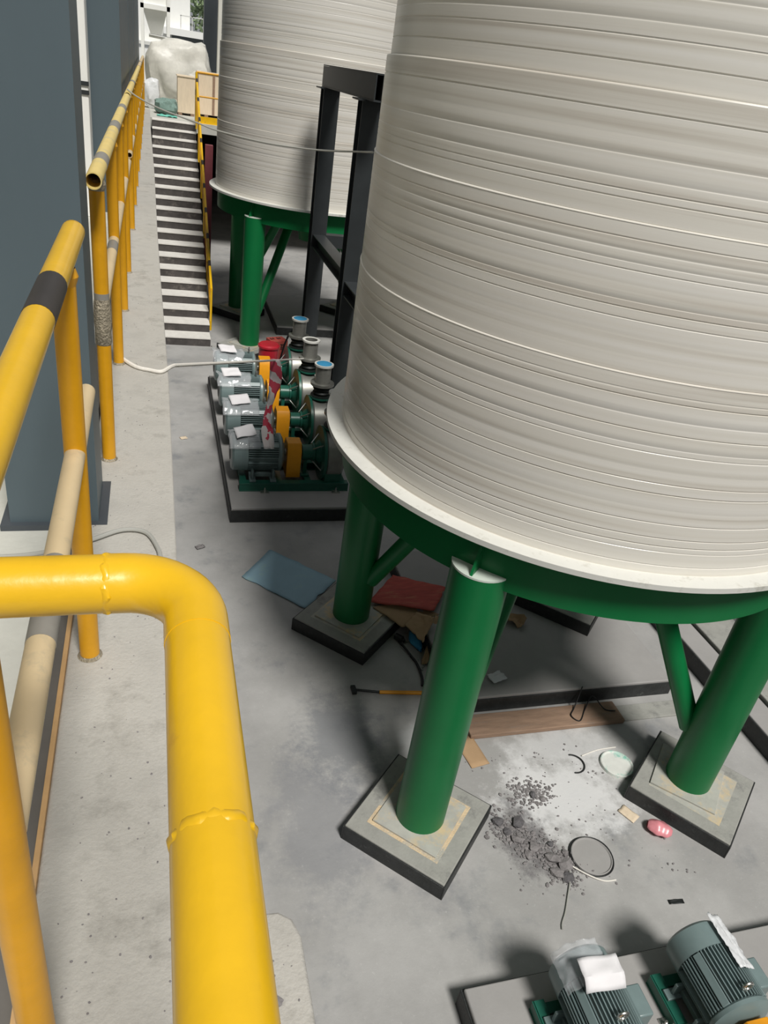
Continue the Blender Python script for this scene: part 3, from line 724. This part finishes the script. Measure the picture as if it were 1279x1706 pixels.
# ================================================================== ropes and wires
wp = [(-.19, 7.34, 4.60), (-.10, 7.18, 4.56), (.08, 6.92, 4.515), (.334, 6.593, 4.481), (.472, 6.433, 4.460), (.8, 6.06, 4.452), (1.103, 5.702, 4.482), (1.33, 5.42, 4.53), (1.30, 4.95, 4.578)]
tag(MB().tube(sm(wp), .006, 8).build('steel_wire', 'grey_wire'), 'thin grey wire sagging from the railing across to the near tank', 'wire')
lo = [(RX + .034 * math.cos(t), 7.34 + .004 * t, RZ + .034 * math.sin(t)) for t in [k * .4 for k in range(34)]]
rp = [(-.17, 4.17, 3.462), (-.10, 4.06, 3.461), (-.03, 4.02, 3.461), (.03, 4.0, 3.462), (.075, 4.08, 3.458)]
rp = sm(rp) + catenary((.10, 4.16, 3.44), (2.14, 10.75, 1.16), .0, 30)
tag(MB().tube(rp, .011, 8).build('white_rope', 'white_rope'), 'white rope stretched from the railing post foot to the pump pipes', 'rope')
# barrier tape hanging from the rope
hp = catenary((.10, 4.16, 3.44), (2.14, 10.75, 1.16), .0, 30)[17]
def tape(u, v):
    w = .035 + .035 * abs(math.sin(v * 5 + .6)) * (1 - .6 * (.35 < v < .75))
    return (hp.x + w * (u - .5) * 2 + .03 * math.sin(v * 7) - .02 * v, hp.y + .05 * nz((u * 4, v * 6, 1)) + .03 * math.sin(v * 5), hp.z + .015 - 1.08 * v + .015 * nz((u * 5, v * 3, 4)))
tm = bpy.data.materials.new('barrier_tape'); tm.use_nodes = True
nt = tm.node_tree; wv = nt.nodes.new('ShaderNodeTexWave'); wv.inputs['Scale'].default_value = 2.2; wv.inputs['Distortion'].default_value = 14; wv.inputs['Detail'].default_value = 4; wv.bands_direction = 'DIAGONAL'
tcn = nt.nodes.new('ShaderNodeTexCoord'); nt.links.new(tcn.outputs['Object'], wv.inputs[0])
rr = nt.nodes.new('ShaderNodeValToRGB'); rr.color_ramp.interpolation = 'CONSTANT'; rr.color_ramp.elements[0].color = srgb(226, 84, 106); rr.color_ramp.elements[1].position = .55; rr.color_ramp.elements[1].color = srgb(248, 240, 240)
nt.links.new(wv.outputs[0], rr.inputs[0]); nt.links.new(rr.outputs[0], nt.nodes['Principled BSDF'].inputs['Base Color']); MATS['tape'] = tm
tag(thicken(grid_sheet(4, 30, tape).build('barrier_tape', 'tape'), .002), 'red and white barrier tape hanging from the white rope over the pumps', 'tape')

# red drum and the lettered box
DR = thing('red_drum', (1.91, 12.78, 0), 0, 'red drum with a lid behind the last pump', 'drum')
MB().lathe([(0, 0), (.165, 0), (.17, .02), (.17, .62), (0, .62)], 36).build('body', 'red_plastic', DR)
MB().lathe([(.17, .62), (.19, .63), (.19, .66), (.16, .685), (0, .69)], 36).build('lid', 'red_plastic', DR)
BX = thing('red_box', (2.12, 13.25, 0), .35, 'dull red box with black handwritten marks behind the red drum', 'box')
MB().box((-.16, -.12, 0), (.16, .12, .62)).build('carton', 'red_board', BX, bevel=.006)
st_ = MB()
for gx in (-.09, .05):
    for (x, z, w, h) in ((0, .0, .08, .012), (0, .03, .08, .012), (0, .06, .06, .012), (-.02, .03, .012, .09), (.02, .03, .012, .09), (0, .085, .09, .012)):
        st_.box((gx + x - w / 2, -.1235, .47 + z - h / 2), (gx + x + w / 2, -.121, .47 + z + h / 2))
for gx in (-.09, .04):
    for (x, y, w, h) in ((0, .0, .08, .012), (0, .03, .09, .012), (-.02, .02, .012, .09), (.03, .03, .012, .08)):
        st_.box((gx + x - w / 2, y - h / 2, .6205), (gx + x + w / 2, y + h / 2, .623))
st_.build('handwriting', 'dark_print', BX, smooth=0)
tag(MB().tube(sm([(2.02, 12.75, .02), (2.08, 12.6, .4), (2.13, 12.45, .8), (2.2, 12.35, 1.05), (2.28, 12.3, 1.08), (2.36, 12.3, .95), (2.4, 12.35, .6)]), .018, 8).build('black_hose', 'black_cable'), 'black hose looping up behind the last pump', 'hose')

# ================================================================== litter under and around the near tank
def sheet(name, pts, z, m, label, cat, seed=0, amp=.01, t=.006, n=14, lift=None):
    a, b_, c, d = [Vector((*p, 0)) for p in pts]
    def fn(u, v):
        p = a.lerp(b_, u).lerp(d.lerp(c, u), v)
        h = z + amp * (1 + nz((u * 3, v * 3, seed))) + (lift(u, v) if lift else 0)
        return (p.x + .02 * nz((u * 6, v * 6, seed + 3)), p.y + .02 * nz((v * 6, u * 6, seed + 9)), h)
    o = thicken(grid_sheet(n, n, fn).build(name, m), t); return tag(o, label, cat)
sheet('blue_sheet', ((.89, 6.84), (1.50, 6.22), (1.93, 6.70), (1.27, 7.35)), .006, 'blue_board', 'pale blue sheet lying on the floor beside the shaded pedestal', 'sheet', 1, .008)
sheet('red_cardboard', ((2.13, 6.04), (2.78, 5.80), (3.05, 6.19), (2.52, 6.50)), .192, 'red_board', 'faded red cardboard sheet under the near tank', 'cardboard', 4, .012, lift=lambda u, v: .03 * u)
sheet('brown_cardboard', ((2.16, 5.98), (2.39, 5.63), (2.85, 5.80), (2.50, 6.06)), .172, 'cardboard', 'torn brown cardboard sheet under the front edge of the red one', 'cardboard', 9, .008)
sheet('brown_cardboard', ((2.42, 5.66), (2.52, 5.36), (2.72, 5.62), (2.60, 5.84)), .182, 'cardboard', 'narrow curled flap of brown cardboard by the nearest leg', 'cardboard', 12, .01, lift=lambda u, v: .10 * u * v)
sheet('brown_cardboard', ((2.50, 5.24), (2.55, 5.24), (2.86, 5.72), (2.78, 5.74)), .012, 'cardboard', 'thin brown cardboard strip leaning on the low slab beside the leg', 'cardboard', 21, .008, lift=lambda u, v: .19 * v)
sheet('grey_board', ((2.37, 5.54), (2.49, 5.16), (2.545, 5.30), (2.50, 5.62)), .006, 'plinth_top', 'grey board scrap lying beside the blue slipper under the tank', 'board', 15, .006)
def slipper(u, v):
    a = 2 * PI * u
    w = .05 * (1 - .25 * math.cos(2 * PI * v)) * math.sin(PI * min(.98, max(.02, v))) ** .45
    return (2.505 + .04 * v + w * math.cos(a), 5.68 - .27 * v, .06 + .024 * math.sin(a) - .014 * v)
o = grid_sheet(16, 14, slipper).build('blue_slipper', 'blue_cap'); tag(o, 'small blue slipper lying on the grey board under the tank', 'slipper')
tag(MB().tube(sm([(2.37, 5.60, .016), (2.40, 5.50, .016), (2.43, 5.38, .016), (2.455, 5.28, .016), (2.46, 5.17, .016), (2.45, 5.05, .016), (2.42, 4.95, .016)]), .013, 8).build('cable', 'black_cable'), 'black cable trailing along the grey board scrap under the tank', 'cable')
o = MB().cyl((2.345, 5.66, .04), (2.40, 5.60, .04), .036, 16).cyl((2.40, 5.60, .04), (2.42, 5.575, .04), .02, 12).build('cable_plug', 'hammer_steel'); tag(o, 'dark round plug at the end of the black cable', 'plug')
HM = thing('hammer', (1.74, 4.97, .02), 0, 'long tool with a yellow wooden handle and black shaft on the floor', 'hammer')
MB().cyl((.24, -.06, .0), (.70, -.125, .0), .017, 14, .02).build('handle', 'guard_yellow', HM)
MB().cyl((.02, -.005, .0), (.24, -.06, .0), .012, 12).build('shaft', 'hammer_steel', HM)
MB().box((-.02, -.05, -.018), (.025, .045, .018)).build('head', 'hammer_steel', HM, bevel=.005)
def paper(name, x, y, z, w, h, a, m, label, cat='paper', seed=0, amp=.03):
    ca, sa = math.cos(a), math.sin(a)
    o = thicken(grid_sheet(6, 6, lambda u, v: (x + ca * w * (u - .5) - sa * h * (v - .5), y + sa * w * (u - .5) + ca * h * (v - .5), z + amp * (.6 + nz((u * 3, v * 3, seed))))).build(name, m), .003)
    return tag(o, label, cat)
paper('paper_scrap', 3.10, 4.80, .185, .17, .12, .3, 'paper', 'white paper scrap on the front edge of the low slab', seed=1)
paper('cardboard_scrap', 3.73, 3.30, .004, .10, .15, .5, 'wood_pale', 'small pale cardboard scrap left of the right pedestal', 'scrap', 5, .008)
paper('cardboard_scrap', 2.62, 4.12, .004, .18, .34, .15, 'cardboard', 'brown cardboard scrap behind the nearest green leg', 'scrap', 7, .008)
paper('tan_rag', 3.63, 5.60, .19, .16, .22, .8, 'cardboard', 'crumpled tan rag on the low slab right of the brace', 'rag', 6, .07)
# drum lids and ring on the floor
o = MB().lathe([(0, .018), (.128, .018), (.14, .03), (.148, .028), (.15, .0), (0, .0)], 40, Matrix.Translation((3.90, 3.79, 0))).build('bucket_lid', 'lid_white'); tag(o, 'white and teal stained bucket lid left of the right pedestal', 'lid')
o = MB().lathe([(0, .012), (.148, .012), (.156, .022), (.162, .02), (.164, .0), (0, .0)], 44, Matrix.Translation((3.205, 2.985, 0))).build('bucket_lid', 'plinth_top'); tag(o, 'round grey lid lying at the end of the rubble', 'lid')
RG = MB(); RG.tube([(3.205 + .172 * math.cos(t), 2.985 + .172 * math.sin(t), .012 + .004 * math.sin(3 * t)) for t in [2 * PI * k / 40 for k in range(41)]], .006, 8)
tag(RG.build('wire_hoop', 'hammer_steel'), 'dark wire hoop around the grey lid', 'hoop')
RG = MB(); RG.tube([(3.50 + .10 * math.cos(t), 3.86 + .10 * math.sin(t), .008) for t in [-1.9 + 3.4 * k / 20 for k in range(21)]], .007, 8)
tag(RG.build('wire_hoop', 'hammer_steel'), 'curved piece of dark hoop left of the stained lid', 'hoop')
tag(MB().tube(sm([(2.98, 2.93, .02), (2.93, 2.82, .015), (2.85, 2.70, .012), (2.78, 2.60, .012), (2.72, 2.53, .012), (2.70, 2.49, .012)]), .006, 8).build('wire_length', 'grey_wire'), 'bent wire length pointing down from the rubble', 'wire')
tag(MB().tube(sm([(3.0, 2.93, .02), (3.1, 2.84, .015), (3.2, 2.78, .01), (3.3, 2.77, .01)]), .006, 8).build('wire_length', 'white_rope'), 'short white wire below the grey lid', 'wire')
tag(MB().tube(sm([(3.62, 3.93, .01), (3.8, 3.97, .012), (4.0, 3.98, .01)]), .006, 8).build('wire_length', 'white_rope'), 'straight white wire behind the stained lid', 'wire')
tag(MB().tube(sm([(3.9, 4.56, .22), (3.8, 4.45, .07), (3.72, 4.36, .06), (3.78, 4.29, .055), (3.9, 4.42, .06), (4.02, 4.52, .12), (4.1, 4.40, .06), (4.2, 4.36, .06)]), .006, 8).build('cable', 'black_cable'), 'thin dark cable looped over the brown plank', 'cable')
def bag(u, v):
    a = 2 * PI * u; t = v
    rad = .060 * math.sin(PI * min(.985, max(.015, t))) ** .25 * (1 + .16 * nz((u * 5, v * 4, 1))) * (1 + .10 * math.cos(4 * a))
    d = Vector((.16, -.11, 0)); p = Vector((3.81, 3.16, .05)) + d * t; s = Vector((.55, .8, 0)).normalized()
    return p + s * rad * 1.15 * math.cos(a) + Vector((0, 0, 1)) * rad * .85 * math.sin(a)
PB = grid_sheet(20, 16, bag).build('pink_bag', 'pink_plastic'); tag(PB, 'small pink plastic packet by the right pedestal', 'packet')
o = paper('metal_offcut', 3.68, 2.53, .006, .12, .035, -.1, 'hammer_steel', 'small dark offcut on the floor above the bottom pumps', 'scrap', 3, .006)
paper('leaf_scrap', .47, 7.45, .005, .10, .07, .4, 'rubble', 'small grey scrap on the floor left of the blue sheet', 'scrap', 8, .02)
paper('paper_scrap', .385, 10.35, .004, .10, .08, .4, 'wood_pale', 'tiny pale scrap on the floor left of the pump plinth', 'scrap', 2, .01)
# rubble pile: the larger lumps one by one, the crumbs as stuff
rg = random.Random(11)
def lump(c, r, rnd):
    bm = bmesh.new(); bmesh.ops.create_icosphere(bm, subdivisions=1, radius=1)
    sx, sy, sz = r * rnd.uniform(.8, 1.3), r * rnd.uniform(.7, 1.1), r * rnd.uniform(.35, .6)
    M = Matrix.Rotation(rnd.uniform(0, 6), 3, 'Z')
    b = MB(); vs = []
    for v in bm.verts:
        k = rnd.uniform(.72, 1.15); vs.append(Vector(c) + M @ Vector((v.co.x * sx * k, v.co.y * sy * k, max(-.6, v.co.z) * sz * k)))
    b.add(vs, [tuple(x.index for x in f.verts) for f in bm.faces]); bm.free(); return b
big = [(2.58, 3.40, .055), (2.74, 3.36, .06), (2.66, 3.22, .05), (2.78, 3.13, .055), (2.88, 3.02, .07), (2.96, 2.95, .075), (2.86, 2.90, .05), (3.0, 3.04, .045), (2.70, 3.08, .04), (2.92, 3.14, .04), (2.93, 2.85, .05), (2.62, 3.30, .04), (2.98, 3.60, .045), (3.05, 3.55, .035)]
ords = ['flat pale lump at the upper left end of the rubble', 'dark broken lump near the top of the rubble', 'grey lump on the left side of the rubble', 'grey lump in the middle of the rubble', 'large lump in the lower half of the rubble', 'largest flat slab piece touching the grey lid', 'lump at the lower left rim of the rubble', 'small lump between rubble and lid top', 'small lump on the lower left slope of the rubble', 'small lump right of the rubble middle', 'lump at the very bottom end of the rubble', 'small lump next to the flat pale one in the rubble', 'crumbly lump in the upper patch of debris', 'small crumbly lump right of the upper patch of debris']
for (x, y, r), lb in zip(big, ords):
    o = lump((x, y, r * .3), r, rg).build('rubble_lump', 'rubble' if rg.random() < .6 else 'rubble_dark', smooth=0); tag(o, lb, 'rubble', 'lumps in the rubble pile')
cr = MB()
for k in range(900):
    t = rg.random(); 
    if k % 4: x, y = 2.55 + .45 * t + rg.gauss(0, .075), 3.42 - .56 * t + rg.gauss(0, .075)
    else: x, y = 2.98 + rg.gauss(0, .10), 3.62 + rg.gauss(0, .07)
    if abs(x - 1.91) + abs(y - 3.458) < .66: continue
    r = rg.uniform(.004, .02); q = lump((x, y, r * .4), r, rg); cr.add(q.v, q.f)
for k in range(160):
    x, y = rg.uniform(2.5, 4.0), rg.uniform(2.7, 4.1)
    if abs(x - 4.38) + abs(y - 3.40) < .70 or abs(x - 1.91) + abs(y - 3.458) < .66: continue
    r = rg.uniform(.003, .012); q = lump((x, y, r * .4), r, rg); cr.add(q.v, q.f)
tag(cr.build('rubble_crumbs', 'rubble', smooth=0), 'grey concrete crumbs of the rubble pile on the floor', 'rubble', kind='stuff')
# grit on the ledge
gr = MB()
for k in range(260):
    x = rg.uniform(-.23, .05); y = .7 + 5.5 * rg.random() ** 1.5; r = rg.uniform(.001, .0035)
    q = lump((x, y, LZ + r * .3), r, rg); gr.add(q.v, q.f)
for k in range(70):
    q = lump((rg.uniform(.08, .26), rg.uniform(.3, .88), LZ + .001), rg.uniform(.001, .004), rg); gr.add(q.v, q.f)
tag(gr.build('ledge_grit', 'rubble', smooth=0), 'loose grit and crumbs scattered on the concrete ledge', 'grit', kind='stuff')
o = lump((.21, .74, LZ + .004), .012, rg).build('stone_chip', 'rubble', smooth=0); tag(o, 'single stone chip on the wider ledge corner beside the near pipe', 'stone')
